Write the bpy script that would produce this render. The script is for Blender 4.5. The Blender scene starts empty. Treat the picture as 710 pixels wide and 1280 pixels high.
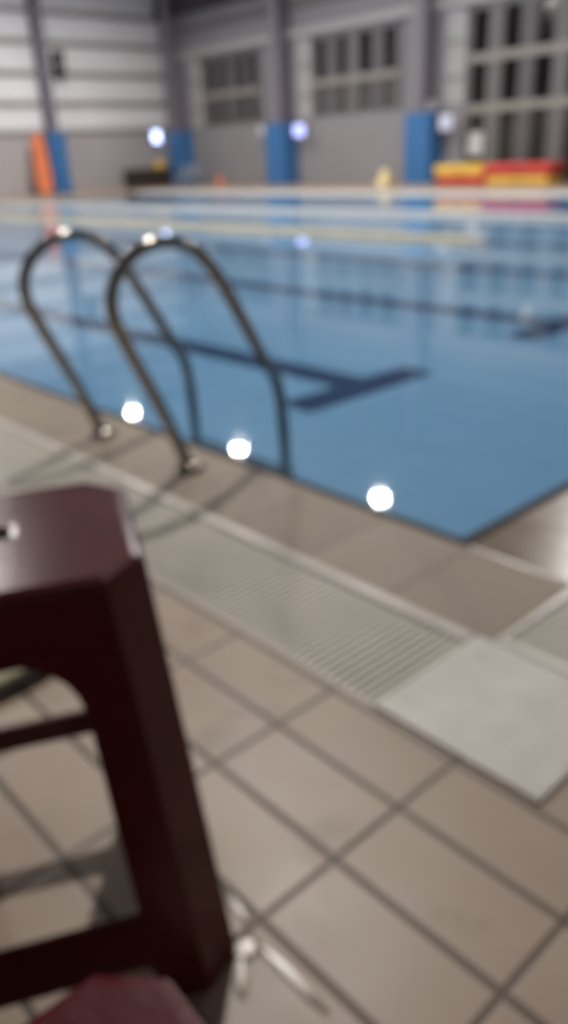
import bpy, bmesh, math, random
from mathutils import Vector, Matrix
random.seed(7)
SC = bpy.context.scene
COL = SC.collection
PI = math.pi

# ------------------------------------------------------------------ camera
FPX, PITCH, ROLL, YAW = 998.96, 0.42087, -0.04798, -0.71970
fw = Vector((math.cos(YAW) * math.cos(PITCH), math.sin(YAW) * math.cos(PITCH), -math.sin(PITCH)))
rt = fw.cross(Vector((0, 0, 1))).normalized()
up = rt.cross(fw)
c_, s_ = math.cos(ROLL), math.sin(ROLL)
R_ = c_ * rt + s_ * up
U_ = -s_ * rt + c_ * up
cam_d = bpy.data.cameras.new('camera')
cam = bpy.data.objects.new('camera', cam_d)
COL.objects.link(cam)
m = Matrix.Identity(4)
for i in range(3):
    m[i][0], m[i][1], m[i][2] = R_[i], U_[i], -fw[i]
m[0][3], m[1][3], m[2][3] = 0, 0, 1.0
cam.matrix_world = m
cam_d.sensor_fit = 'VERTICAL'
cam_d.sensor_height = 36
cam_d.lens = 36 * FPX / 1280
cam_d.clip_start = 0.02
cam_d.clip_end = 200
cam_d.dof.use_dof = True                 # the phone missed its focus: a lens focused at 15 cm
cam_d.dof.focus_distance = 0.15
cam_d.dof.aperture_fstop = 10.2
SC.camera = cam

# ------------------------------------------------------------------ world, exposure
W = bpy.data.worlds.new('night')
SC.world = W
W.use_nodes = True
W.node_tree.nodes['Background'].inputs[0].default_value = (0.02, 0.022, 0.03, 1)
W.node_tree.nodes['Background'].inputs[1].default_value = 0.3
vs = SC.view_settings
vs.view_transform = 'Standard'
vs.look = 'None'
vs.gamma = 1
vs.use_curve_mapping = False
vs.exposure = 0.0
LAMP_RADIANCE = 1600.0
try:
    SC.cycles.use_denoising = True
    SC.cycles.sample_clamp_indirect = 8
    SC.cycles.max_bounces = 10
    SC.cycles.transparent_max_bounces = 16
except Exception:
    pass

# ------------------------------------------------------------------ materials
def nodes_of(name):
    mt = bpy.data.materials.new(name)
    mt.use_nodes = True
    nt = mt.node_tree
    return mt, nt, nt.nodes['Principled BSDF']

def mat(name, col, rough=0.5, metal=0.0, noise=0.0, scale=8.0, spec=0.5, bump=0.0, bscale=60.0, coat=0.0, rvar=0.0):
    mt, nt, b = nodes_of(name)
    b.inputs['Base Color'].default_value = (*col, 1)
    b.inputs['Roughness'].default_value = rough
    b.inputs['Metallic'].default_value = metal
    b.inputs['Specular IOR Level'].default_value = spec
    b.inputs['Coat Weight'].default_value = coat
    b.inputs['Coat Roughness'].default_value = 0.08
    tc = nt.nodes.new('ShaderNodeTexCoord')
    if noise > 0:
        n = nt.nodes.new('ShaderNodeTexNoise')
        n.inputs['Scale'].default_value = scale
        n.inputs['Detail'].default_value = 5
        nt.links.new(tc.outputs['Object'], n.inputs['Vector'])
        r = nt.nodes.new('ShaderNodeValToRGB')
        r.color_ramp.elements[0].position = 0.3
        r.color_ramp.elements[1].position = 0.7
        r.color_ramp.elements[0].color = (*[max(0, c * (1 - noise)) for c in col], 1)
        r.color_ramp.elements[1].color = (*[min(1, c * (1 + noise)) for c in col], 1)
        nt.links.new(n.outputs['Fac'], r.inputs[0])
        nt.links.new(r.outputs[0], b.inputs['Base Color'])
    if bump > 0:
        n2 = nt.nodes.new('ShaderNodeTexNoise')
        n2.inputs['Scale'].default_value = bscale
        nt.links.new(tc.outputs['Object'], n2.inputs['Vector'])
        bp = nt.nodes.new('ShaderNodeBump')
        bp.inputs['Strength'].default_value = bump
        bp.inputs['Distance'].default_value = 0.01
        nt.links.new(n2.outputs['Fac'], bp.inputs['Height'])
        nt.links.new(bp.outputs[0], b.inputs['Normal'])
    return mt

def emis(name, col, strength):
    mt, nt, b = nodes_of(name)
    b.inputs['Base Color'].default_value = (0.8, 0.8, 0.8, 1)
    b.inputs['Emission Color'].default_value = (*col, 1)
    b.inputs['Emission Strength'].default_value = strength
    return mt

def grid_mat(name, col, col2, grout, px, py, ox, oy, gx, gy, rough=0.35, rg=0.5, stain=None, nscale=3.0, bump=0.15, spec=0.5, wet=None):
    """tiles laid on the world XY grid: joints at ox+i*px and oy+j*py"""
    mt, nt, b = nodes_of(name)
    N, L = nt.nodes.new, nt.links.new
    tc = N('ShaderNodeTexCoord')
    sx = N('ShaderNodeSeparateXYZ')
    L(tc.outputs['Object'], sx.inputs[0])
    def M(op, a, bb=None, c=None):
        n = N('ShaderNodeMath')
        n.operation = op
        for k, v in enumerate((a, bb, c)):
            if v is None:
                continue
            if isinstance(v, (int, float)):
                n.inputs[k].default_value = v
            else:
                L(v, n.inputs[k])
        return n.outputs[0]
    # slight waviness of the joints
    def axis(out, p, o, g):
        f = M('DIVIDE', M('SUBTRACT', out, o), p)
        fr = M('SUBTRACT', f, M('FLOOR', f))
        d = M('MULTIPLY', M('MINIMUM', fr, M('SUBTRACT', 1.0, fr)), p)
        ss = N('ShaderNodeMapRange')
        ss.interpolation_type = 'SMOOTHSTEP'
        ss.inputs['From Min'].default_value = g * 0.5 * 0.6
        ss.inputs['From Max'].default_value = g * 0.5 * 1.4
        ss.inputs['To Min'].default_value = 1
        ss.inputs['To Max'].default_value = 0
        L(d, ss.inputs['Value'])
        return ss.outputs[0], M('FLOOR', f)
    a, ia = axis(sx.outputs[0], px, ox, gx)
    c, ic = axis(sx.outputs[1], py, oy, gy)
    g = M('MAXIMUM', a, c)
    cb = N('ShaderNodeCombineXYZ')
    L(ia, cb.inputs[0]); L(ic, cb.inputs[1])
    wn = N('ShaderNodeTexWhiteNoise')
    wn.noise_dimensions = '2D'
    L(cb.outputs[0], wn.inputs['Vector'])
    ns = N('ShaderNodeTexNoise')
    ns.inputs['Scale'].default_value = nscale
    ns.inputs['Detail'].default_value = 6
    ns.inputs['Roughness'].default_value = 0.6
    L(tc.outputs['Object'], ns.inputs['Vector'])
    mixf = M('ADD', M('MULTIPLY', M('SUBTRACT', ns.outputs['Fac'], 0.5), 1.6), M('ADD', 0.25, M('MULTIPLY', wn.outputs['Value'], 0.5)))
    m1 = N('ShaderNodeMix'); m1.data_type = 'RGBA'
    L(mixf, m1.inputs[0])
    m1.inputs[6].default_value = (*col, 1)
    m1.inputs[7].default_value = (*col2, 1)
    cur = m1.outputs[2]
    if stain:
        n3 = N('ShaderNodeTexNoise')
        n3.inputs['Scale'].default_value = 5.5
        n3.inputs['Detail'].default_value = 3
        L(tc.outputs['Object'], n3.inputs['Vector'])
        mr = N('ShaderNodeMapRange')
        mr.inputs['From Min'].default_value = 0.585
        mr.inputs['From Max'].default_value = 0.74
        mr.inputs['To Max'].default_value = 0.45
        L(n3.outputs['Fac'], mr.inputs['Value'])
        ms = N('ShaderNodeMix'); ms.data_type = 'RGBA'
        L(mr.outputs[0], ms.inputs[0]); L(cur, ms.inputs[6])
        ms.inputs[7].default_value = (*stain, 1)
        cur = ms.outputs[2]
    m2 = N('ShaderNodeMix'); m2.data_type = 'RGBA'
    L(g, m2.inputs[0]); L(cur, m2.inputs[6])
    m2.inputs[7].default_value = (*grout, 1)
    L(m2.outputs[2], b.inputs['Base Color'])
    rr = M('ADD', rough, M('MULTIPLY', g, rg - rough))
    rr = M('ADD', rr, M('MULTIPLY', M('SUBTRACT', ns.outputs['Fac'], 0.5), 0.3))
    L(rr, b.inputs['Roughness'])
    b.inputs['Specular IOR Level'].default_value = spec
    if bump:
        bp = N('ShaderNodeBump')
        bp.inputs['Strength'].default_value = bump
        bp.inputs['Distance'].default_value = 0.004
        L(M('SUBTRACT', M('MULTIPLY', ns.outputs['Fac'], 0.6), g), bp.inputs['Height'])
        L(bp.outputs[0], b.inputs['Normal'])
    return mt

M_floor = grid_mat('deck_tile', (0.365, 0.268, 0.192), (0.475, 0.365, 0.275), (0.10, 0.066, 0.043), 0.30217, 0.15228, 0.6488, -0.6386, 0.011, 0.013,
                   rough=0.42, rg=0.5, stain=(0.20, 0.135, 0.08), nscale=3.5, bump=0.25)
M_coping = grid_mat('coping_tile', (0.235, 0.185, 0.135), (0.33, 0.265, 0.20), (0.13, 0.10, 0.075), 0.30217, 5.0, 0.82, -1.31 - 2.5, 0.008, 0.008,
                    rough=0.48, rg=0.5, nscale=4.0, bump=0.2, spec=0.35)
M_coping2 = grid_mat('coping_tile_end', (0.21, 0.165, 0.12), (0.29, 0.235, 0.18), (0.12, 0.09, 0.07), 5.0, 0.30217, -2.5, -1.31, 0.008, 0.008,
                     rough=0.24, rg=0.4, nscale=4.0, bump=0.2)
M_nosing_shade = mat('nosing_tile_shaded', (0.022, 0.018, 0.02), 0.6, spec=0.2, noise=0.2)  # pool edge nosing, its colour darkened to stand in for the deep shadow there
M_pool = grid_mat('pool_tile', (0.225, 0.42, 0.62), (0.255, 0.455, 0.655), (0.215, 0.41, 0.605), 0.25, 0.125, 0, 0, 0.01, 0.01, rough=0.5, nscale=0.6, bump=0)
M_mark = mat('lane_tile', (0.012, 0.03, 0.10), 0.5, noise=0.15)
M_grate = mat('grate_plastic', (0.56, 0.515, 0.44), 0.38, noise=0.1, scale=3)
M_gutter = mat('gutter_concrete', (0.40, 0.36, 0.31), 0.7, noise=0.2)
M_cover = mat('cover_stone', (0.66, 0.62, 0.57), 0.33, noise=0.08, scale=14, bump=0.2, bscale=200)
M_lip = mat('gutter_lip', (0.74, 0.69, 0.63), 0.25, noise=0.08)
M_steel = mat('ladder_steel', (0.33, 0.30, 0.26), 0.17, metal=1.0, noise=0.1, scale=20)
M_stool = mat('stool_plastic', (0.105, 0.0125, 0.017), 0.23, noise=0.10, scale=12, bump=0.03, bscale=150, spec=0.42)
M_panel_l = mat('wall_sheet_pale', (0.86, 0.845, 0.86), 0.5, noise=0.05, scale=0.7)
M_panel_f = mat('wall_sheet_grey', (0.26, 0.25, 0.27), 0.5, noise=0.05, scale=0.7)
M_girt = mat('girt_steel', (0.30, 0.28, 0.285), 0.55, noise=0.1)
M_girt_p = mat('girt_pale', (0.42, 0.41, 0.415), 0.5, noise=0.08)
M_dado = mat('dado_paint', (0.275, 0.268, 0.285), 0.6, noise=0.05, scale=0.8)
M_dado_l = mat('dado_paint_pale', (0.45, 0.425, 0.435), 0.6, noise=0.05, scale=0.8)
M_col = mat('column_paint', (0.215, 0.195, 0.235), 0.45, noise=0.06)
M_beam = mat('beam_paint', (0.055, 0.042, 0.052), 0.6, noise=0.1)
M_roof = mat('roof_sheet', (0.16, 0.14, 0.15), 0.6, noise=0.1, scale=0.5)
M_frame = mat('window_aluminium', (0.155, 0.148, 0.155), 0.5, noise=0.08)
M_sash = mat('sash_aluminium', (0.12, 0.11, 0.12), 0.5, noise=0.08)
M_rail = mat('window_rail', (0.29, 0.275, 0.25), 0.45, noise=0.08)
M_glass = mat('night_glass', (0.010, 0.007, 0.009), 0.12, spec=0.5)
M_glass_refl = mat('glass_reflection_tone', (0.10, 0.092, 0.082), 0.45, noise=0.25, scale=2.0)  # lower panes: reflections put into the glass as a paler colour
M_glass_refl_d = mat('glass_reflection_tone_dark', (0.035, 0.033, 0.026), 0.3, noise=0.3, scale=1.5)  # darker version of that painted reflection, for the other lower panes
M_pad = mat('pad_vinyl', (0.045, 0.165, 0.40), 0.45, noise=0.06, scale=3)
M_orange = mat('orange_board', (0.78, 0.22, 0.09), 0.4, noise=0.08)
M_yellow = mat('yellow_foam', (0.78, 0.50, 0.09), 0.6, noise=0.06)
M_red = mat('red_foam', (0.55, 0.055, 0.045), 0.6, noise=0.06)
M_black = mat('black_plastic', (0.015, 0.013, 0.013), 0.5, noise=0.1)
M_crate = mat('dark_crate', (0.030, 0.020, 0.014), 0.6, noise=0.15)
M_white = mat('white_plastic', (0.60, 0.59, 0.58), 0.45, noise=0.04)
M_rope = mat('cream_float', (0.72, 0.64, 0.46), 0.5, noise=0.08)
M_rope2 = mat('white_float', (0.72, 0.72, 0.70), 0.5, noise=0.08)
M_olive = None
M_housing = mat('lamp_housing', (0.10, 0.10, 0.11), 0.4, metal=0.5)
M_lens = emis('lamp_lens', (1.0, 0.955, 0.905), LAMP_RADIANCE)
M_led = emis('led_panel', (0.50, 0.62, 1.0), 5.0)
M_led2 = emis('led_panel_blue', (0.26, 0.34, 1.0), 2.0)
M_led3 = emis('led_panel_faint', (0.12, 0.26, 0.9), 0.25)

def mesh_weave():
    mt, nt, b = nodes_of('olive_mesh')
    N, L = nt.nodes.new, nt.links.new
    tc = N('ShaderNodeTexCoord')
    w1 = N('ShaderNodeTexWave'); w1.bands_direction = 'X'; w1.inputs['Scale'].default_value = 45
    w2 = N('ShaderNodeTexWave'); w2.bands_direction = 'Y'; w2.inputs['Scale'].default_value = 45
    for w in (w1, w2):
        L(tc.outputs['Object'], w.inputs['Vector'])
    mx = N('ShaderNodeMath'); mx.operation = 'MULTIPLY'
    L(w1.outputs['Fac'], mx.inputs[0]); L(w2.outputs['Fac'], mx.inputs[1])
    r = N('ShaderNodeValToRGB')
    r.color_ramp.elements[0].color = (0.36, 0.34, 0.20, 1)
    r.color_ramp.elements[1].color = (0.78, 0.75, 0.52, 1)
    L(mx.outputs[0], r.inputs[0]); L(r.outputs[0], b.inputs['Base Color'])
    b.inputs['Roughness'].default_value = 0.7
    return mt
M_olive = mesh_weave()

def water_mat():
    mt = bpy.data.materials.new('pool_water')
    mt.use_nodes = True
    nt = mt.node_tree
    nt.nodes.clear()
    N, L = nt.nodes.new, nt.links.new
    out = N('ShaderNodeOutputMaterial')
    tr = N('ShaderNodeBsdfTransparent'); tr.inputs[0].default_value = (0.90, 0.95, 0.97, 1)
    gl = N('ShaderNodeBsdfGlossy'); gl.inputs['Roughness'].default_value = 0.03
    gl.inputs[0].default_value = (1, 1, 1, 1)
    fr = N('ShaderNodeFresnel'); fr.inputs['IOR'].default_value = 1.333
    tc = N('ShaderNodeTexCoord')
    n = N('ShaderNodeTexNoise'); n.inputs['Scale'].default_value = 2.2; n.inputs['Detail'].default_value = 2
    L(tc.outputs['Object'], n.inputs['Vector'])
    bp = N('ShaderNodeBump'); bp.inputs['Strength'].default_value = 0.10; bp.inputs['Distance'].default_value = 0.012
    L(n.outputs['Fac'], bp.inputs['Height'])
    L(bp.outputs[0], gl.inputs['Normal']); L(bp.outputs[0], fr.inputs['Normal'])
    mx = N('ShaderNodeMixShader')
    L(fr.outputs[0], mx.inputs[0]); L(tr.outputs[0], mx.inputs[1]); L(gl.outputs[0], mx.inputs[2])
    L(mx.outputs[0], out.inputs[0])
    return mt
M_water = water_mat()

# ------------------------------------------------------------------ helpers
def add_box(bm, x0, x1, y0, y1, z0, z1, mi=0):
    vs_ = [bm.verts.new((x, y, z)) for z in (z0, z1) for y in (y0, y1) for x in (x0, x1)]
    for f in ((0, 2, 3, 1), (4, 5, 7, 6), (0, 1, 5, 4), (2, 6, 7, 3), (0, 4, 6, 2), (1, 3, 7, 5)):
        bm.faces.new([vs_[i] for i in f]).material_index = mi

def add_bar(bm, p, q, w, t):
    """box bar from p to q, width w across, thickness t"""
    p, q = Vector(p), Vector(q)
    d = (q - p).normalized()
    a = d.cross(Vector((0, 0, 1)))
    a = a.normalized() if a.length > 1e-4 else Vector((1, 0, 0))
    b = a.cross(d).normalized()
    ring = []
    for o in (p, q):
        ring.append([bm.verts.new(o + a * sx * w / 2 + b * sy * t / 2) for sx, sy in ((-1, -1), (1, -1), (1, 1), (-1, 1))])
    for i in range(4):
        bm.faces.new((ring[0][i], ring[0][(i + 1) % 4], ring[1][(i + 1) % 4], ring[1][i]))
    bm.faces.new(ring[0][::-1]); bm.faces.new(ring[1])

def add_lathe(bm, prof, cx=0, cy=0, n=24):
    rings = []
    for r, z in prof:
        if r < 1e-5:
            rings.append([bm.verts.new((cx, cy, z))])
        else:
            rings.append([bm.verts.new((cx + r * math.cos(2 * PI * k / n), cy + r * math.sin(2 * PI * k / n), z)) for k in range(n)])
    for a, b in zip(rings, rings[1:]):
        for k in range(n):
            f = [a[k % len(a)], a[(k + 1) % len(a)], b[(k + 1) % len(b)], b[k % len(b)]]
            f = list(dict.fromkeys(f))
            if len(f) > 2:
                bm.faces.new(f)

def spline(pts, per=10):
    pts = [Vector(p) for p in pts]
    P = [2 * pts[0] - pts[1]] + pts + [2 * pts[-1] - pts[-2]]
    out = []
    for i in range(1, len(P) - 2):
        for k in range(per):
            t = k / per
            a, b, c, d = P[i - 1], P[i], P[i + 1], P[i + 2]
            out.append(0.5 * ((2 * b) + (c - a) * t + (2 * a - 5 * b + 4 * c - d) * t * t + (3 * b - a - 3 * c + d) * t ** 3))
    out.append(pts[-1])
    return out

def add_tube(bm, pts, r, n=12):
    pts = [Vector(p) for p in pts]
    rings = []
    ref = Vector((1, 0, 0))
    for i, p in enumerate(pts):
        d = (pts[min(i + 1, len(pts) - 1)] - pts[max(i - 1, 0)]).normalized()
        a = ref - d * ref.dot(d)
        if a.length < 1e-3:
            a = Vector((0, 1, 0)) - d * d.y
        a.normalize()
        b = d.cross(a)
        rings.append([bm.verts.new(p + (a * math.cos(2 * PI * k / n) + b * math.sin(2 * PI * k / n)) * r) for k in range(n)])
    for u, v in zip(rings, rings[1:]):
        for k in range(n):
            bm.faces.new((u[k], u[(k + 1) % n], v[(k + 1) % n], v[k]))
    bm.faces.new(rings[0][::-1]); bm.faces.new(rings[-1])

def add_prism(bm, poly, z0, z1):
    a = [bm.verts.new((x, y, z0)) for x, y in poly]
    b = [bm.verts.new((x, y, z1)) for x, y in poly]
    n = len(poly)
    bm.faces.new(a[::-1]); bm.faces.new(b)
    for i in range(n):
        bm.faces.new((a[i], a[(i + 1) % n], b[(i + 1) % n], b[i]))

def add_loft(bm, sections, caps=True):
    rings = [[bm.verts.new(p) for p in s] for s in sections]
    n = len(rings[0])
    for u, v in zip(rings, rings[1:]):
        for k in range(n):
            bm.faces.new((u[k], u[(k + 1) % n], v[(k + 1) % n], v[k]))
    if caps:
        bm.faces.new(rings[0][::-1]); bm.faces.new(rings[-1])

def obj(name, bm, mats, parent=None, smooth=False, bevel=0.0, seg=2):
    bmesh.ops.recalc_face_normals(bm, faces=bm.faces)
    me = bpy.data.meshes.new(name)
    bm.to_mesh(me); bm.free()
    for mm in (mats if isinstance(mats, (list, tuple)) else [mats]):
        me.materials.append(mm)
    if smooth:
        for p in me.polygons:
            p.use_smooth = True
    o = bpy.data.objects.new(name, me)
    COL.objects.link(o)
    if parent:
        o.parent = parent
    if bevel:
        md = o.modifiers.new('bevel', 'BEVEL')
        md.width = bevel; md.segments = seg; md.limit_method = 'ANGLE'; md.angle_limit = math.radians(40)
    return o

def boxes(name, lst, mats, parent=None, bevel=0.0):
    bm = bmesh.new()
    for b in lst:
        add_box(bm, *b)
    return obj(name, bm, mats, parent, bevel=bevel)

def struct(o):
    o['kind'] = 'structure'
    return o

def tag(o, label, cat, group=None, kind=None):
    o['label'] = label; o['category'] = cat
    if group: o['group'] = group
    if kind: o['kind'] = kind
    return o

def thing(name, label, cat, loc=(0, 0, 0), rz=0.0, group=None):
    o = bpy.data.objects.new(name, None)
    COL.objects.link(o)
    o.location = loc
    o.rotation_euler = (0, 0, rz)
    o.empty_display_size = 0.1
    return tag(o, label, cat, group)

def dup(root, loc=None, rz=None, label=None):
    r = root.copy(); COL.objects.link(r)
    if loc is not None: r.location = loc
    if rz is not None: r.rotation_euler = (0, 0, rz)
    if label: r['label'] = label
    for ch in list(root.children):
        c = ch.copy(); COL.objects.link(c); c.parent = r
        for g in list(ch.children):
            d = g.copy(); COL.objects.link(d); d.parent = c
    return r

# ------------------------------------------------------------------ dimensions
PX0, PX1, PY0, PY1 = 1.175, 26.2, -1.69, -16.7      # pool opening
GX0 = 0.82                                          # end coping outer edge
GI, GO = -1.305, -0.957                             # side grate inner / outer edge
EX0 = 0.488                                         # end grate outer edge
WX, WY = 30.2, -21.1                                # left (far end) wall, window wall
BX, BY = -3.5, 3.5                                  # walls behind the camera
ROOF = 8.6
ZW = -0.05                                          # water level
ZB = -0.36                                          # pool bottom

# ------------------------------------------------------------------ setting
struct(boxes('floor', [
    (BX, WX, GO, BY, -0.15, 0),                     # camera side deck
    (BX, EX0, WY, GO, -0.15, 0),                    # near end deck
    (PX1, WX, WY, GO, -0.15, 0),                    # far end deck
    (EX0, PX1, WY, PY1 - 0.40, -0.15, 0),           # window side deck
], M_floor))
struct(boxes('trim_1', [(GX0, PX1, PY0 + 0.035, GI, -0.12, 0.0)], M_coping, bevel=0.006))
struct(boxes('trim_2', [(GX0, PX0 - 0.035, PY1 - 0.4, PY0 + 0.035, -0.12, 0.0)], M_coping2, bevel=0.006))
struct(boxes('trim_3', [(PX0, PX1, PY0, PY0 + 0.035, -0.12, 0.002), (PX0 - 0.035, PX0 + 0.004, PY1, PY0 + 0.035, -0.12, 0.002)], M_nosing_shade, bevel=0.008))
struct(boxes('trim_4', [(PX0, PX1, PY1 - 0.40, PY1, -0.12, 0.0)], M_lip, bevel=0.008))
struct(boxes('trim_5', [(EX0, PX1, GI, GO, -0.15, -0.05), (EX0, GX0, PY1 - 0.4, GI, -0.15, -0.05)], M_gutter))

bm = bmesh.new()
add_box(bm, PX0 - .1, PX1 + .1, PY1 - .1, PY0 + .1, ZB - 0.1, ZB)
add_box(bm, PX0 - .1, PX0, PY1, PY0, ZB, -0.12)
add_box(bm, PX1, PX1 + .1, PY1, PY0, ZB, -0.12)
add_box(bm, PX0 - .1, PX1 + .1, PY1 - .1, PY1, ZB, -0.12)
add_box(bm, PX0 - .1, PX1 + .1, PY0, PY0 + .1, ZB, -0.12)
basin = struct(obj('pool_basin', bm, M_pool))
for k, ly in enumerate((-3.66, -6.02, -8.35, -10.7, -13.0, -15.2)):
    bm = bmesh.new()
    add_box(bm, 3.45, 24.2, ly - 0.13, ly + 0.13, ZB, ZB + 0.004)
    tx = 3.20
    add_box(bm, tx, tx + 0.27, ly - 0.52, ly + 0.62, ZB, ZB + 0.005)
    add_box(bm, 24.2, 24.45, ly - 0.52, ly + 0.52, ZB, ZB + 0.005)
    obj('lane_marking', bm, M_mark, basin)
bm = bmesh.new()
v = [bm.verts.new(p) for p in ((PX0, PY1, ZW), (PX1, PY1, ZW), (PX1, PY0, ZW), (PX0, PY0, ZW))]
bm.faces.new(v)
water = obj('pool_water', bm, M_water)
tag(water, 'calm blue water filling the swimming pool', 'water', kind='stuff')

# end (left) wall: pale sheets between dark girts over a grey dado
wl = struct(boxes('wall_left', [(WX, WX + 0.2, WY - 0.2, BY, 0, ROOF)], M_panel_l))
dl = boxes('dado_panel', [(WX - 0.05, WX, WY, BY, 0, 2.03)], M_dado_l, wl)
for z in (2.12, 3.06, 4.03, 5.02, 5.98, 6.95, 7.9):
    boxes('girt', [(WX - 0.12, WX, WY, BY, z - 0.085, z + 0.085)], M_girt, wl, bevel=0.01)

# window wall
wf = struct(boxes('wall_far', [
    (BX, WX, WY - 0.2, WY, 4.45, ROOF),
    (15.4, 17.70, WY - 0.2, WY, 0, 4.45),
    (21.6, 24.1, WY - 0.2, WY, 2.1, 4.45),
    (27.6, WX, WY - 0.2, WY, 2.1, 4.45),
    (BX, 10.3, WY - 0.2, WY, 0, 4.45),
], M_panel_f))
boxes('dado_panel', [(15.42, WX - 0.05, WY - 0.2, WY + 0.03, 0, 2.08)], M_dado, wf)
for z in (4.62, 5.45):
    boxes('girt', [(BX, WX - 0.12, WY, WY + 0.10, z - 0.13, z + 0.13)], M_girt_p if z < 5 else M_frame, wf, bevel=0.01)
boxes('eave_beam', [(BX, WX - 0.12, WY, WY + 0.25, 5.95, 6.45)], M_beam, wf, bevel=0.01)
boxes('eave_sheet', [(BX, WX - 0.12, WY, WY + 0.12, 6.45, ROOF)], M_beam, wf)
for (a, b) in ((15.45, 16.1), (21.65, 22.3), (27.7, 28.4)):
    for z in (2.75, 3.65):
        boxes('girt', [(a, b, WY, WY + 0.06, z - 0.08, z + 0.08)], M_girt, wf)
    boxes('wall_sheet', [(a - 0.02, b, WY, WY + 0.03, 2.1, 4.4)], M_girt_p, wf)
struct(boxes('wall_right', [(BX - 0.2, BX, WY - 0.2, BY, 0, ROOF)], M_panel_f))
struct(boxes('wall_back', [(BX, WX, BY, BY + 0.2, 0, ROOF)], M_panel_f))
ceil = struct(boxes('ceiling', [(BX - .2, WX + .2, WY - 0.2, BY + 0.2, ROOF, ROOF + 0.1)], M_roof))
for x in (4.35, 10.5, 16.65, 22.8, 28.95):
    boxes('roof_beam', [(x - 0.12, x + 0.12, WY, BY, ROOF - 0.55, ROOF)], M_beam, ceil)

def window(name, x0, x1, z0, z1, panes, rails, yb=WY, refl_rows=(), lower=M_glass_refl):
    """panes: list of (x0,x1) of glass; rails: z of horizontal rails"""
    root = struct(boxes(name, [(x0, x0 + 0.12, yb - 0.14, yb + 0.04, z0, z1), (x1 - 0.12, x1, yb - 0.14, yb + 0.04, z0, z1),
                               (x0, x1, yb - 0.14, yb + 0.04, z1 - 0.12, z1), (x0, x1, yb - 0.14, yb + 0.05, z0, z0 + 0.08)], M_frame))
    zs = [z0 + 0.08] + list(rails) + [z1 - 0.12]
    for z in rails:
        boxes('window_rail', [(x0 + 0.12, x1 - 0.12, yb - 0.10, yb + 0.07, z - 0.11, z + 0.11)], M_rail, root, bevel=0.01)
    xs = sorted(panes)
    prev = x0 + 0.12
    mull = []
    for a, b in xs:
        mull.append((prev, a)); prev = b
    mull.append((prev, x1 - 0.12))
    for k, (a, b) in enumerate(mull):
        if b - a > 0.02:
            boxes('mullion', [(a, b, yb - 0.12, yb + 0.02 + (0.03 if k % 2 == 0 else 0), z0 + 0.08, z1 - 0.12)], M_frame if k % 2 == 0 else M_sash, root)
    for i in range(len(zs) - 1):
        za = zs[i] + (0.11 if i else 0)
        zb = zs[i + 1] - (0.11 if i < len(zs) - 2 else 0)
        for a, b in xs:
            g = boxes('pane', [(a, b, yb - 0.09, yb - 0.07, za, zb)], lower if i in refl_rows else M_glass, root)
    return root

window('window_1', 24.1, 27.6, 2.1, 4.45, [(24.40, 24.80), (25.2, 25.6), (26.0, 26.4), (26.8, 27.25)], [3.12], refl_rows=(0,), lower=M_glass_refl_d)
window('window_2', 17.70, 21.6, 2.1, 4.45, [(17.95, 18.42), (18.97, 19.44), (19.96, 20.36), (20.99, 21.38)], [3.08], refl_rows=(0,), lower=M_glass_refl)
window('window_3', 10.3, 15.4, 0.0, 4.45, [(10.70, 11.2), (11.7, 12.2), (12.68, 13.22), (13.70, 14.2), (14.68, 15.20)], [1.92, 3.18], refl_rows=(0,), lower=M_glass_refl_d)

# steel columns: one H section each, standing against the walls (window wall) and the end wall
def column(name, x, y, ax, z1=ROOF - 0.55):
    bm = bmesh.new()
    if ax == 'y':
        add_box(bm, x - 0.19, x + 0.19, y - 0.03, y, 0, z1)
        add_box(bm, x - 0.02, x + 0.02, y - 0.52, y - 0.03, 0, z1)
        add_box(bm, x - 0.19, x + 0.19, y - 0.55, y - 0.52, 0, z1)
    else:
        add_box(bm, x, x + 0.03, y - 0.18, y + 0.18, 0, z1)
        add_box(bm, x + 0.03, x + 0.42, y - 0.02, y + 0.02, 0, z1)
        add_box(bm, x + 0.42, x + 0.45, y - 0.18, y + 0.18, 0, z1)
    o = obj(name, bm, M_col)
    return struct(o)
CY = WY + 0.58
for x in (10.5, 16.65, 22.8, 28.95):
    column('column', x, CY, 'y')
for y in (-15.72, -9.7, -3.7):
    column('column', WX - 0.5, y, 'x')

# ------------------------------------------------------------------ high bay lamps
def lamp_proto():
    t = thing('high_bay_lamp', 'x', 'lamp', group='high bay lamps under the roof')
    bm = bmesh.new()
    add_lathe(bm, [(0.0, 0.42), (0.07, 0.42), (0.09, 0.22), (0.14, 0.18), (0.26, 0.02), (0.26, 0.0), (0.245, 0.0), (0.19, 0.0), (0.18, -0.010), (0.0, -0.010)], n=24)
    obj('housing', bm, M_housing, t, smooth=True)
    bm = bmesh.new()
    vv = [bm.verts.new((0.17 * math.cos(2 * PI * k / 16), 0.17 * math.sin(2 * PI * k / 16), -0.012)) for k in range(16)]
    bm.faces.new(vv[::-1])
    me = bpy.data.meshes.new('lens'); bm.to_mesh(me); bm.free()
    me.materials.append(M_lens)
    o = bpy.data.objects.new('lens', me); COL.objects.link(o); o.parent = t
    bm = bmesh.new()
    add_lathe(bm, [(0.0, 0.42), (0.015, 0.42), (0.015, ROOF - 7.15), (0.0, ROOF - 7.15)], n=8)
    obj('hanging_rod', bm, M_housing, t)
    return t
rows = [(-14.4, (6.65, 12.6, 18.35, 24.4), 'window side row'), (-4.15, (5.1, 14.1, 23.1), 'camera side row')]
lp = None
ordn = ('first', 'second', 'third', 'fourth', 'fifth')
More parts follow.
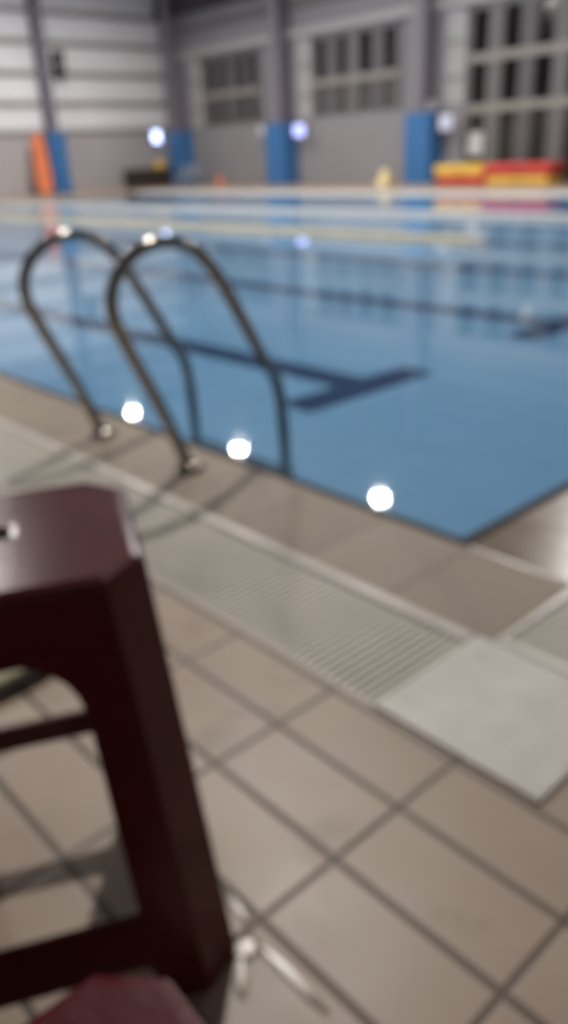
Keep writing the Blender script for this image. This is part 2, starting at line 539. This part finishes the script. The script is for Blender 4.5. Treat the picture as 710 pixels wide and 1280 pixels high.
for y, xs, rn in rows:
    for k, x in enumerate(xs):
        lab = 'round high bay lamp, %s from the near end in the %s' % (ordn[k], rn)
        if lp is None:
            lp = lamp_proto(); lp.location = (x, y, 7.15); lp['label'] = lab
        else:
            dup(lp, (x, y, 7.15), label=lab)

# ------------------------------------------------------------------ overflow gratings
def grating(name, label, x0, x1, y0, y1, along):
    t = thing(name, label, 'drain grating', (0, 0, 0), group=None)
    bm = bmesh.new()
    p = 0.0215
    if along == 'x':
        x = x0 + 0.004
        while x < x1:
            add_box(bm, x, x + 0.0148, y0 + 0.037, y1 - 0.013, -0.022, -0.001); x += p
        for k in range(1, 4):
            yy = y0 + (y1 - y0) * k / 4
            add_box(bm, x0, x1, yy - 0.004, yy + 0.004, -0.034, -0.006)
    else:
        y = y1 - 0.004
        while y > y0:
            add_box(bm, x0 + 0.012, x1 - 0.022, y - 0.0148, y, -0.022, -0.001); y -= p
        for k in range(1, 4):
            xx = x0 + (x1 - x0) * k / 4
            add_box(bm, xx - 0.004, xx + 0.004, y0, y1, -0.034, -0.006)
    obj('slat_panel', bm, M_grate, t)
    bm = bmesh.new()
    if along == 'x':
        add_box(bm, x0, x1, y0, y0 + 0.036, -0.05, 0.005)
        obj('pool_side_lip', bm, M_lip, t, bevel=0.004)
        bm = bmesh.new(); add_box(bm, x0, x1, y1 - 0.012, y1, -0.05, 0.001)
    else:
        add_box(bm, x1 - 0.022, x1, y0, y1, -0.05, 0.004)
        obj('pool_side_lip', bm, M_lip, t, bevel=0.004)
        bm = bmesh.new(); add_box(bm, x0, x0 + 0.012, y0, y1, -0.05, 0.001)
    obj('deck_side_lip', bm, M_lip, t, bevel=0.002)
    return t
grating('drain_grating', 'long cream slatted overflow grating between deck tiles and coping, running past the ladder', 0.862, PX1, GI, GO, 'x')
grating('drain_grating', 'cream slatted overflow grating right of the square cover plate, along the short pool edge', EX0, GX0, PY1 - 0.4, GI - 0.034, 'y')

t = thing('cover_plate', 'pale square drain cover plate set where the two gratings meet', 'cover plate')
boxes('plate', [(EX0, 0.857, GI, GO, -0.05, 0.008)], M_cover, t, bevel=0.005)
boxes('edge_strip', [(EX0, GX0, GI - 0.032, GI - 0.002, -0.05, 0.009)], M_lip, t, bevel=0.008)

# ------------------------------------------------------------------ pool ladder
lad = thing('pool_ladder', 'stainless steel pool ladder with two looped handrails at the pool edge', 'pool ladder', (2.5, -1.5, 0))
prof = [(-1.50, 0.0), (-1.445, 0.15), (-1.385, 0.30), (-1.315, 0.46), (-1.272, 0.58), (-1.285, 0.675), (-1.36, 0.755), (-1.47, 0.785), (-1.58, 0.760),
        (-1.665, 0.68), (-1.745, 0.55), (-1.86, 0.34), (-1.925, 0.22), (-1.945, 0.08), (-1.95, -0.12), (-1.95, ZB + 0.002)]
for dx in (-0.30, 0.29):
    bm = bmesh.new()
    add_tube(bm, spline([(dx, y + 1.5, z * 0.975 if z > 0 else z) for y, z in prof], 6), 0.0215, 14)
    h = obj('handrail', bm, M_steel, lad, smooth=True)
    bm = bmesh.new()
    add_lathe(bm, [(0.0, 0.0), (0.052, 0.0), (0.052, 0.006), (0.045, 0.016), (0.026, 0.026), (0.0, 0.028)], dx, 0.0, 24)
    obj('anchor_flange', bm, M_steel, h, smooth=True)
for z in (-0.16, -0.30):
    bm = bmesh.new()
    add_box(bm, -0.30, 0.29, -0.50, -0.42, z - 0.012, z + 0.012)
    obj('tread', bm, M_steel, lad, bevel=0.004)

# ------------------------------------------------------------------ plastic stools
def stool(label, loc, rz, H, top=0.15, ey=0.0, hole=(0.0, 0.0), CH=0.046, brace_z=((0.05, 0.125), (0.145, 0.195), (0.22, 0.27), (0.22, 0.27)), splay=0.088):
    t = thing('plastic_stool', label, 'stool', loc, rz)
    def half(z): return top + (H - z) * splay
    def outline(z, inset=0.0, ch=CH):
        s = half(z) - inset
        q = s + ey
        c = ch
        return [(s, -q + c), (s, q - c), (s - c, q), (-s + c, q), (-s, q - c), (-s, -q + c), (-s + c, -q), (s - c, -q)]
    # seat with rounded rim, shallow dish and centre hole, apron skirts
    bm = bmesh.new()
    za = H - 0.086
    secs = []
    prof_o = [(za, 0.0), (H - 0.045, 0.0), (H - 0.012, 0.0), (H - 0.004, 0.004), (H, 0.013), (H - 0.0005, 0.03), (H - 0.0008, 0.042)]
    for z, ins in prof_o:
        secs.append([(x, y, z) for x, y in outline(min(z, H), ins, CH - ins * 0.55)])
    # hole ring: 8 -> circle of radius .016
    angs = [math.atan2(y, x) for x, y in outline(H, 0.042, CH - 0.02)]
    for r, z in ((0.03, H - 0.001), (0.0185, H - 0.002), (0.0165, H - 0.006), (0.0165, H - 0.014)):
        secs.append([(hole[0] + r * math.cos(a), hole[1] + r * math.sin(a), z) for a in angs])
    for r_in, z in ((0.05, H - 0.014), (0.0095, H - 0.016)):
        if r_in > 0.02:
            secs.append([(hole[0] + 0.04 * math.cos(a), hole[1] + 0.04 * math.sin(a), z) for a in angs])
        else:
            secs.append([(x, y, z) for x, y in outline(H, 0.012, CH - 0.006)])
    secs.append([(x, y, za) for x, y in outline(za, 0.008, CH - 0.004)])
    rings = [[bm.verts.new(p) for p in s] for s in secs]
    for u, v in zip(rings, rings[1:]):
        for k in range(8):
            bm.faces.new((u[k], u[(k + 1) % 8], v[(k + 1) % 8], v[k]))
    for k in range(8):
        bm.faces.new((rings[-1][k], rings[-1][(k + 1) % 8], rings[0][(k + 1) % 8], rings[0][k]))
    obj('seat', bm, M_stool, t, bevel=0.003)
    # legs: chamfered angle section with arched shoulders
    zs = [0.0, 0.03, 0.12, 0.25, 0.36, za - 0.075, za - 0.05, za - 0.03, za - 0.015, za - 0.005, za + 0.004]
    flare = {za - 0.05: 0.004, za - 0.03: 0.013, za - 0.015: 0.026, za - 0.005: 0.043, za + 0.004: 0.058}
    for sx, sy in ((1, 1), (1, -1), (-1, 1), (-1, -1)):
        bm = bmesh.new()
        secs = []
        for z in zs:
            s = half(z); c = CH
            w = 0.098 + 0.012 * (1 - z / H) + flare.get(z, 0.0)
            if z == 0.0:
                w -= 0.006
            th = 0.009
            k = th * 0.42
            pts = [(s - w, s), (s - c, s), (s, s - c), (s, s - w), (s - th, s - w), (s - th, s - c - k), (s - c - k, s - th), (s - w, s - th)]
            secs.append([(sx * x, sy * (y + ey), z) for x, y in pts])
        add_loft(bm, secs)
        obj('leg', bm, M_stool, t, bevel=0.002)
    # braces: near (-x), far (+x), and the two sides
    for (ax, sg), (z0, z1) in zip((('x', -1), ('x', 1), ('y', 1), ('y', -1)), brace_z):
        bm = bmesh.new()
        secs = []
        n = 12
        for i in range(n + 1):
            u = -1 + 2 * i / n
            zm = (z0 + z1) / 2
            L_ = half(zm) - 0.098 + (ey if ax == 'x' else 0)
            e = max(0.0, (abs(u) * (L_ + 0.012) - (L_ - 0.02)) / 0.032)   # fillet at the ends
            f = 0.018 * e * e
            pos = u * (L_ + 0.012)
            def P(zz, dep):
                h = half(zz) - 0.001 - dep + (0 if ax == 'x' else ey)
                return (sg * h, pos, zz) if ax == 'x' else (pos, sg * h, zz)
            secs.append([P(z0 - f, 0), P(z1 + f, 0), P(z1 + f, 0.011), P(z0 - f, 0.011)])
        add_loft(bm, secs)
        obj('brace', bm, M_stool, t, bevel=0.002)
    return t
stool('tall maroon plastic stool with a centre hole, standing on the tiles at left', (0.868 - 0.005 * 0.882 + 0.035 * 0.471, -0.330 + 0.005 * 0.471 + 0.035 * 0.882, 0), math.atan2(-0.47, 0.88) + math.radians(2), 0.60,
      top=0.154, ey=0.022, hole=(0.012, -0.012), brace_z=((0.066, 0.146), (0.148, 0.195), (0.22, 0.27), (0.22, 0.27)))
stool('lower maroon plastic stool, only its seat corner showing at the bottom edge', (0.268, -0.036, 0), math.radians(-2), 0.45, CH=0.040,
      brace_z=((0.05, 0.11), (0.05, 0.11), (0.16, 0.21), (0.16, 0.21)), splay=0.06)

# ------------------------------------------------------------------ mesh bag behind the stool
t = thing('mesh_bag', 'olive mesh bag with dark hem lying on the tiles behind the tall stool', 'bag', (1.635, -0.585, 0), math.radians(-75))
bm = bmesh.new()
secs = []
for i in range(9):
    u = -1 + i / 4
    ww = 0.19 * (1 - 0.30 * abs(u) ** 3)
    hh = 0.040 * (1 - 0.6 * abs(u) ** 2.5) + 0.010
    ring = []
    for k in range(14):
        a = 2 * PI * k / 14
        ring.append((u * 0.26, ww * math.cos(a), hh * 0.5 + 0.5 * hh * math.sin(a) + 0.002 + 0.004 * math.sin(5 * a + 3 * u)))
    secs.append(ring)
add_loft(bm, secs)
obj('pouch', bm, M_olive, t, smooth=True)
bm = bmesh.new()
add_tube(bm, spline([(-0.26, 0.14, 0.012), (-0.13, 0.19, 0.014), (0, 0.20, 0.014), (0.13, 0.19, 0.014), (0.26, 0.14, 0.012), (0.285, 0, 0.012), (0.26, -0.14, 0.012),
                     (0.13, -0.19, 0.014), (0, -0.20, 0.014), (-0.13, -0.19, 0.014), (-0.26, -0.14, 0.012), (-0.285, 0, 0.012), (-0.26, 0.14, 0.012)], 4), 0.008, 8)
obj('hem_cord', bm, M_crate, t, smooth=True)

# ------------------------------------------------------------------ wet film by the stool leg
mt, nt, b = nodes_of('water_film')
M_wet = bpy.data.materials.new('wet_film'); M_wet.use_nodes = True
nt = M_wet.node_tree; nt.nodes.clear()
o_ = nt.nodes.new('ShaderNodeOutputMaterial'); mx = nt.nodes.new('ShaderNodeMixShader')
tr = nt.nodes.new('ShaderNodeBsdfTransparent'); gl = nt.nodes.new('ShaderNodeBsdfGlossy'); fr = nt.nodes.new('ShaderNodeFresnel')
tr.inputs[0].default_value = (0.86, 0.84, 0.82, 1)
gl.inputs['Roughness'].default_value = 0.21
fr.inputs['IOR'].default_value = 1.33
nt.links.new(fr.outputs[0], mx.inputs[0]); nt.links.new(tr.outputs[0], mx.inputs[1]); nt.links.new(gl.outputs[0], mx.inputs[2]); nt.links.new(mx.outputs[0], o_.inputs[0])
bm = bmesh.new()
def blob(cx, cy, rx, ry, rot, n=20, seed=0):
    rnd = random.Random(seed)
    ph = [rnd.random() * 6.28 for _ in range(3)]
    rings = []
    for rr, z in ((1.0, 0.0006), (0.9, 0.0016), (0.5, 0.0017)):
        ring = []
        for k in range(n):
            a = 2 * PI * k / n
            q = rr * (1 + 0.10 * math.sin(2 * a + ph[0]) + 0.07 * math.sin(3 * a + ph[1]))
            x, y = rx * q * math.cos(a), ry * q * math.sin(a)
            ring.append(bm.verts.new((cx + x * math.cos(rot) - y * math.sin(rot), cy + x * math.sin(rot) + y * math.cos(rot), z)))
        rings.append(ring)
    for u, v in zip(rings, rings[1:]):
        for k in range(n):
            bm.faces.new((u[k], u[(k + 1) % n], v[(k + 1) % n], v[k]))
    bm.faces.new(rings[-1])
blob(0.630, -0.440, 0.024, 0.022, 0.4, seed=2)
blob(0.606, -0.414, 0.036, 0.012, math.radians(-37), seed=3)
blob(0.560, -0.460, 0.075, 0.011, math.radians(0), seed=4)
blob(0.690, -0.476, 0.040, 0.008, math.radians(-8), seed=5)
wet = obj('wet_patch', bm, M_wet, smooth=True)
tag(wet, 'shining wet patch on the tiles beside the tall stool leg', 'water', kind='stuff')

# ------------------------------------------------------------------ blue column pads
def pad(label, x0, x1, y0, y1, h, strap=True):
    t = thing('column_pad', label, 'safety pad', ((x0 + x1) / 2, (y0 + y1) / 2, 0), group='blue safety pads around the columns')
    w, d = (x1 - x0) / 2, (y1 - y0) / 2
    bm = bmesh.new()
    add_box(bm, -w, w, d - 0.06, d, 0.0, h)
    obj('front_panel', bm, M_pad, t, bevel=0.025, seg=3)
    for s in (-1, 1):
        bm = bmesh.new()
        add_box(bm, s * w - (0.06 if s > 0 else 0), s * w + (0.06 if s < 0 else 0), -d, d - 0.062, 0.0, h)
        obj('side_panel', bm, M_pad, t, bevel=0.02, seg=3)
    for s in (-1, 1):
        boxes('top_cap', [(min(s * 0.03, s * (w - 0.002)), max(s * 0.03, s * (w - 0.002)), -d + 0.03, d - 0.14, h + 0.001, h + 0.028)], M_pad, t, bevel=0.008)
    return t
pad('blue pad on the column nearest the red and yellow mats', 16.12, 17.05, CY - 0.57, CY + 0.10, 1.92)
pad('blue pad on the middle column, beneath the second wall window', 22.40, 23.36, CY - 0.57, CY + 0.10, 1.96)
pad('dark blue pad on the corner column, behind the bright wall lamp', 28.50, 29.30, CY - 0.57, CY + 0.10, 1.98)
t = thing('column_pad', 'blue pad on the end wall column beside the leaning orange board', 'safety pad', (WX - 0.33, -15.72, 0), group='blue safety pads around the columns')
boxes('front_panel', [(-0.30, -0.24, -0.34, 0.34, 0, 2.08)], M_pad, t, bevel=0.02)
for s in (-1, 1):
    boxes('side_panel', [(-0.238, 0.27, s * 0.31 - 0.03, s * 0.31 + 0.03, 0, 2.08)], M_pad, t, bevel=0.02)

# ------------------------------------------------------------------ things along the far walls
# orange rescue board leaning on the end wall
t = thing('rescue_board', 'long orange rescue board leaning upright left of the end wall pad', 'rescue board', (29.10, -14.72, 0.0), 0)
bm = bmesh.new()
secs = []
for i in range(15):
    u = i / 14
    w = 0.26 * (1 - abs(2 * u - 1) ** 6) ** 0.5 + 0.02
    w *= 0.85 + 0.30 * (1 - u)
    cz = 2.12 * u
    cx = 0.62 * u
    cy = -0.28 * u + 0.0
    secs.append([(cx - 0.035, cy - w, cz), (cx - 0.045, cy, cz), (cx - 0.035, cy + w, cz), (cx + 0.035, cy + w, cz), (cx + 0.045, cy, cz), (cx + 0.035, cy - w, cz)])
add_loft(bm, secs)
obj('board', bm, M_orange, t, smooth=False, bevel=0.01)
for u in (0.3, 0.62):
    bm = bmesh.new()
    cz, cx, cy = 2.12 * u, 0.62 * u, -0.28 * u
    add_tube(bm, spline([(cx - 0.04, cy - 0.12, cz), (cx - 0.085, cy - 0.08, cz), (cx - 0.09, cy, cz), (cx - 0.085, cy + 0.08, cz), (cx - 0.04, cy + 0.12, cz)], 4), 0.012, 8)
    obj('grab_handle', bm, M_crate, t, smooth=True)

# loudspeaker high on the end wall
t = thing('wall_speaker', 'black loudspeaker mounted high on the end wall by the column', 'loudspeaker', (WX - 0.16, -16.35, 3.95))
boxes('cabinet', [(-0.34, -0.05, -0.20, 0.20, 0.02, 0.78)], M_black, t, bevel=0.03)
bm = bmesh.new(); add_lathe(bm, [(0, 0.0), (0.14, 0.0), (0.12, -0.03), (0.05, -0.05), (0, -0.045)], n=20)
bmesh.ops.rotate(bm, verts=bm.verts, cent=(0, 0, 0), matrix=Matrix.Rotation(PI / 2, 3, 'Y'))
bmesh.ops.translate(bm, verts=bm.verts, vec=(-0.345, 0, 0.35))
obj('woofer', bm, M_girt, t, smooth=True)
boxes('bracket', [(-0.10, 0.04, -0.05, 0.05, -0.10, 0.80)], M_black, t, bevel=0.01)

# LED wall lamps
def led(label, loc, rz, m_, w=0.26, h=0.30):
    t = thing('wall_lamp', label, 'lamp', loc, rz)        # faces local -x
    boxes('housing', [(-0.02, 0.06, -w / 2 - 0.03, w / 2 + 0.03, -h / 2 - 0.03, h / 2 + 0.03)], M_housing, t, bevel=0.01)
    boxes('light_panel', [(-0.03, -0.0205, -w / 2, w / 2, -h / 2, h / 2)], m_, t, bevel=0.004)
    boxes('bracket', [(0.061, 0.16, -0.03, 0.03, -0.03, 0.03)], M_housing, t)
    return t
led('bright bluish white lamp on the end wall near the corner', (WX - 0.22, -20.35, 1.86), 0, M_led, 0.34, 0.40)
led('violet blue lamp beside the middle blue column pad', (21.72, CY - 0.02, 1.70), math.radians(-50), M_led2, 0.34, 0.34)
led('faint blue lamp beside the column pad nearest the mats', (15.62, CY - 0.02, 1.62), math.radians(-50), M_led3, 0.36, 0.40)
# arms carrying the two column lamps back to the wall
for x, z, lab in ((21.72, 1.70, 'second'), (15.62, 1.62, 'first')):
    a = boxes('lamp_bracket', [(x + 0.10, x + 0.16, WY + 0.03, CY - 0.10, z - 0.03, z + 0.03)], M_housing)
    tag(a, 'thin grey arm holding the %s lamp beside the %s' % (('violet blue', 'middle column pad') if lab == 'second' else ('faint blue', 'pad nearest the mats')), 'bracket')

# round pale sign left of the middle pad
t = thing('round_sign', 'small pale round sign at top left of the middle blue pad', 'sign', (23.62, CY + 0.02, 1.80))
bm = bmesh.new(); add_lathe(bm, [(0, 0.012), (0.16, 0.012), (0.165, 0), (0.16, -0.012), (0, -0.012)], n=24)
bmesh.ops.rotate(bm, verts=bm.verts, cent=(0, 0, 0), matrix=Matrix.Rotation(PI / 2, 3, 'X'))
obj('disc', bm, M_white, t, smooth=False)
boxes('arm', [(-0.42, 0.02, -0.045, -0.015, -0.02, 0.02)], M_housing, t)

# notice on the glazing
t = thing('notice', 'white notice sheet on the tall window above the mats', 'notice', (14.90, WY + 0.10, 1.02))
bm = bmesh.new(); add_prism(bm, [(-0.24, -0.015), (0.24, -0.015), (0.24, 0.0), (-0.24, 0.0)], -0.30, 0.30)
obj('sheet', bm, M_white, t, bevel=0.005)
boxes('backing', [(-0.20, 0.20, -0.05, -0.016, -0.25, 0.25)], M_frame, t)

# pale bundle on the pad top
t = thing('towel_bundle', 'pale pinkish towel bundle on top of the pad nearest the mats', 'towel', (16.36, CY - 0.26, 1.952))
M_towel = mat('towel', (0.55, 0.50, 0.51), 0.9, noise=0.15, scale=20)
for k, (dx, dz, r) in enumerate(((-0.095, 0.0, 0.08), (0.075, 0.0, 0.08), (-0.01, 0.14, 0.075))):
    bm = bmesh.new()
    add_tube(bm, spline([(dx, -0.20, r + dz), (dx + 0.01, -0.07, r + dz + 0.006), (dx - 0.01, 0.05, r + dz), (dx, 0.03 + 0.01 * k, r + dz)], 3), r, 12)
    obj('rolled_towel', bm, M_towel, t, smooth=True)

# stacked foam mats, red and yellow (two layers of two)
def mat_block(label, x0, x1, y0, y1, z0, z1, mm, handle):
    t = thing('foam_mat', label, 'foam mat', ((x0 + x1) / 2, (y0 + y1) / 2, z0), group='red and yellow foam mats by the tall window')
    w, d, h = (x1 - x0) / 2, (y1 - y0) / 2, z1 - z0
    boxes('cushion', [(-w, w, -d, d, 0, h)], mm, t, bevel=0.06)
    boxes('seam_strip', [(-w + 0.08, w - 0.08, d - 0.002, d + 0.012, h / 2 - 0.012, h / 2 + 0.012)], mm, t)
    bm = bmesh.new()
    add_tube(bm, spline([(-0.10, d + 0.005, h * 0.62), (-0.06, d + 0.04, h * 0.60), (0.06, d + 0.04, h * 0.60), (0.10, d + 0.005, h * 0.62)], 4), 0.011, 8)
    obj('carry_strap', bm, handle, t, smooth=True)
    return t
MY0, MY1 = -19.95, -19.15
mat_block('red foam mat, lower left of the four stacked by the tall window', 13.26, 14.82, MY0, MY1, 0.0, 0.24, M_red, M_crate)
mat_block('yellow foam mat, lower right of the four stacked by the tall window', 11.42, 13.22, MY0, MY1, 0.0, 0.22, M_yellow, M_crate)
mat_block('yellow foam mat, upper left of the four stacked by the tall window', 13.36, 14.92, MY0, MY1, 0.242, 0.53, M_yellow, M_crate)
mat_block('red foam mat, upper right of the four stacked by the tall window', 11.36, 13.32, MY0, MY1, 0.242, 0.53, M_red, M_crate)
mat_block('yellow foam mat at the right frame edge, apart from the stack', 9.6, 10.62, MY0, MY1, 0.0, 0.40, M_yellow, M_crate)
# dark bin between them
t = thing('storage_bin', 'black bin between the mat stack and the lone yellow mat', 'bin', (10.98, -19.75, 0))
bm = bmesh.new()
add_loft(bm, [[(sx * 0.18, sy * 0.18, 0) for sx, sy in ((-1, -1), (1, -1), (1, 1), (-1, 1))], [(sx * 0.22, sy * 0.22, 0.5) for sx, sy in ((-1, -1), (1, -1), (1, 1), (-1, 1))]])
obj('body', bm, M_black, t, bevel=0.01)
boxes('lid', [(-0.24, 0.24, -0.24, 0.24, 0.501, 0.54)], M_black, t, bevel=0.01)

# yellow wet floor sign left of the pad
t = thing('floor_sign', 'small pale yellow folding floor sign left of the pad nearest the mats', 'sign', (16.98, -19.5, 0))
M_pale_y = mat('pale_yellow', (0.80, 0.66, 0.34), 0.5, noise=0.06)
for s in (-1, 1):
    bm = bmesh.new()
    add_loft(bm, [[(-0.22, s * 0.16 - 0.012, 0), (0.22, s * 0.16 - 0.012, 0), (0.22, s * 0.16 + 0.012, 0), (-0.22, s * 0.16 + 0.012, 0)],
                  [(-0.12, s * 0.02 - 0.012, 0.42), (0.12, s * 0.02 - 0.012, 0.42), (0.12, s * 0.02 + 0.012, 0.42), (-0.12, s * 0.02 + 0.012, 0.42)]])
    obj('panel', bm, M_pale_y, t, bevel=0.006)
bm = bmesh.new(); add_tube(bm, [(-0.13, 0, 0.425), (0.13, 0, 0.425)], 0.02, 10)
obj('hinge_bar', bm, M_pale_y, t)

# small orange cone by the window wall
t = thing('traffic_cone', 'small orange cone on the floor below the first window', 'cone', (25.4, -19.9, 0))
boxes('base', [(-0.20, 0.20, -0.20, 0.20, 0, 0.03)], M_orange, t, bevel=0.008)
bm = bmesh.new(); add_lathe(bm, [(0.15, 0.03), (0.13, 0.06), (0.03, 0.42), (0.0, 0.42)], n=20)
obj('body', bm, M_orange, t, smooth=True)

# dark equipment crate in the corner with yellow kickboards on it
CX_, CYY = 28.6, -18.85
t = thing('equipment_crate', 'low dark equipment crate on the floor near the far corner', 'crate', (CX_, CYY, 0), 0)
boxes('body', [(-0.30, 0.30, -0.93, 0.93, 0.06, 0.66)], M_crate, t, bevel=0.015)
boxes('rim', [(-0.33, 0.33, -0.96, 0.96, 0.661, 0.71)], M_crate, t, bevel=0.01)
for sx in (-1, 1):
    for sy in (-1, 1):
        bm = bmesh.new(); add_lathe(bm, [(0, -0.02), (0.05, -0.02), (0.06, 0), (0.05, 0.02), (0, 0.02)], n=16)
        bmesh.ops.rotate(bm, verts=bm.verts, cent=(0, 0, 0), matrix=Matrix.Rotation(PI / 2, 3, 'X'))
        bmesh.ops.translate(bm, verts=bm.verts, vec=(sx * 0.22, sy * 0.74, 0.06))
        obj('wheel', bm, M_black, t)
kb = None
c52, s52 = math.cos(0.0), math.sin(0.0)
spots = ((-0.12, 'bottom'), (-0.12, 'second'), (-0.12, 'third'), (-0.12, 'topmost'))
for k, (dy, nm) in enumerate(spots):
    lab = 'pale yellow kickboard on the dark crate, %s of its stack' % nm
    ly = -0.58 + 0.02 * (k % 2)
    x = CX_ - s52 * ly; y = CYY + c52 * ly
    z = 0.712 + k * 0.058
    if kb is None:
        bm = bmesh.new()
        pts = [(-0.22, -0.15), (0.10, -0.15), (0.18, -0.12), (0.23, -0.05), (0.24, 0.0), (0.23, 0.05), (0.18, 0.12), (0.10, 0.15), (-0.22, 0.15)]
        add_prism(bm, pts, 0, 0.055)
        kb = obj('kickboard', bm, M_yellow, bevel=0.01)
        tag(kb, lab, 'kickboard', 'kickboards stacked on the dark crate')
        kb.location = (x, y, z); kb.rotation_euler = (0, 0, math.radians(38))
    else:
        o = kb.copy(); COL.objects.link(o); o['label'] = lab
        o.location = (x, y, z); o.rotation_euler = (0, 0, math.radians(38 + 3 * k))

# two pale plastic chairs before the corner pad
M_chair = mat('chair_plastic', (0.30, 0.34, 0.38), 0.5, noise=0.05)
def chair(label, loc, rz):
    t = thing('plastic_chair', label, 'chair', loc, rz, 'pale chairs before the corner pad')
    boxes('seat', [(-0.20, 0.20, -0.20, 0.20, 0.40, 0.43)], M_chair, t, bevel=0.012)
    bm = bmesh.new()
    add_loft(bm, [[(-0.20, 0.17, 0.431), (0.20, 0.17, 0.431), (0.20, 0.20, 0.431), (-0.20, 0.20, 0.431)],
                  [(-0.18, 0.23, 0.78), (0.18, 0.23, 0.78), (0.18, 0.255, 0.78), (-0.18, 0.255, 0.78)]])
    obj('backrest', bm, M_chair, t, bevel=0.01)
    for sx in (-1, 1):
        for sy in (-1, 1):
            bm = bmesh.new()
            add_bar(bm, (sx * 0.20, sy * 0.20, 0.0), (sx * 0.17, sy * 0.17, 0.40), 0.035, 0.035)
            obj('leg', bm, M_chair, t)
    return t
chair('pale grey plastic chair before the corner pad, the one nearer the dark crate', (27.80, -19.85, 0), math.radians(180))
chair('pale grey plastic chair before the corner pad, the one nearer the orange cone', (27.15, -19.85, 0), math.radians(180))

# lane ropes floating on the water
def rope(label, y, x0, x1, mm, end_float=True):
    t = thing('lane_rope', label, 'lane rope', (x0, y, ZW), group=None)
    bm = bmesh.new()
    x = 0.12
    while x < (x1 - x0) - 0.12:
        add_lathe_x(bm, x, 0.105, 0.062); x += 0.125
    obj('float_string', bm, mm, t, smooth=True)
    bm = bmesh.new(); add_tube(bm, [(0, 0, 0.01), (x1 - x0 - 0.02, 0, 0.01)], 0.008, 6)
    obj('cable', bm, M_steel, t)
    if end_float:
        bm = bmesh.new(); add_lathe(bm, [(0, -0.10), (0.07, -0.08), (0.11, 0.0), (0.07, 0.08), (0, 0.10)], n=18)
        obj('end_float', bm, M_white, t, smooth=True)
    return t
def add_lathe_x(bm, x, L_, r, n=10):
    rings = []
    for q, rr in ((0, 0.5), (0.15, 1), (0.85, 1), (1, 0.5)):
        rings.append([bm.verts.new((x + q * L_, r * rr * math.cos(2 * PI * k / n), 0.01 + r * rr * math.sin(2 * PI * k / n))) for k in range(n)])
    for u, v in zip(rings, rings[1:]):
        for k in range(n):
            bm.faces.new((u[k], u[(k + 1) % n], v[(k + 1) % n], v[k]))
    bm.faces.new(rings[0][::-1]); bm.faces.new(rings[-1])
rope('cream lane rope with a loose end float, nearer of the two on the water', -8.35, 5.8, PX1, M_rope)
rope('white lane rope farther out, nearer the window wall side', -11.3, PX0, PX1, M_rope2, False)
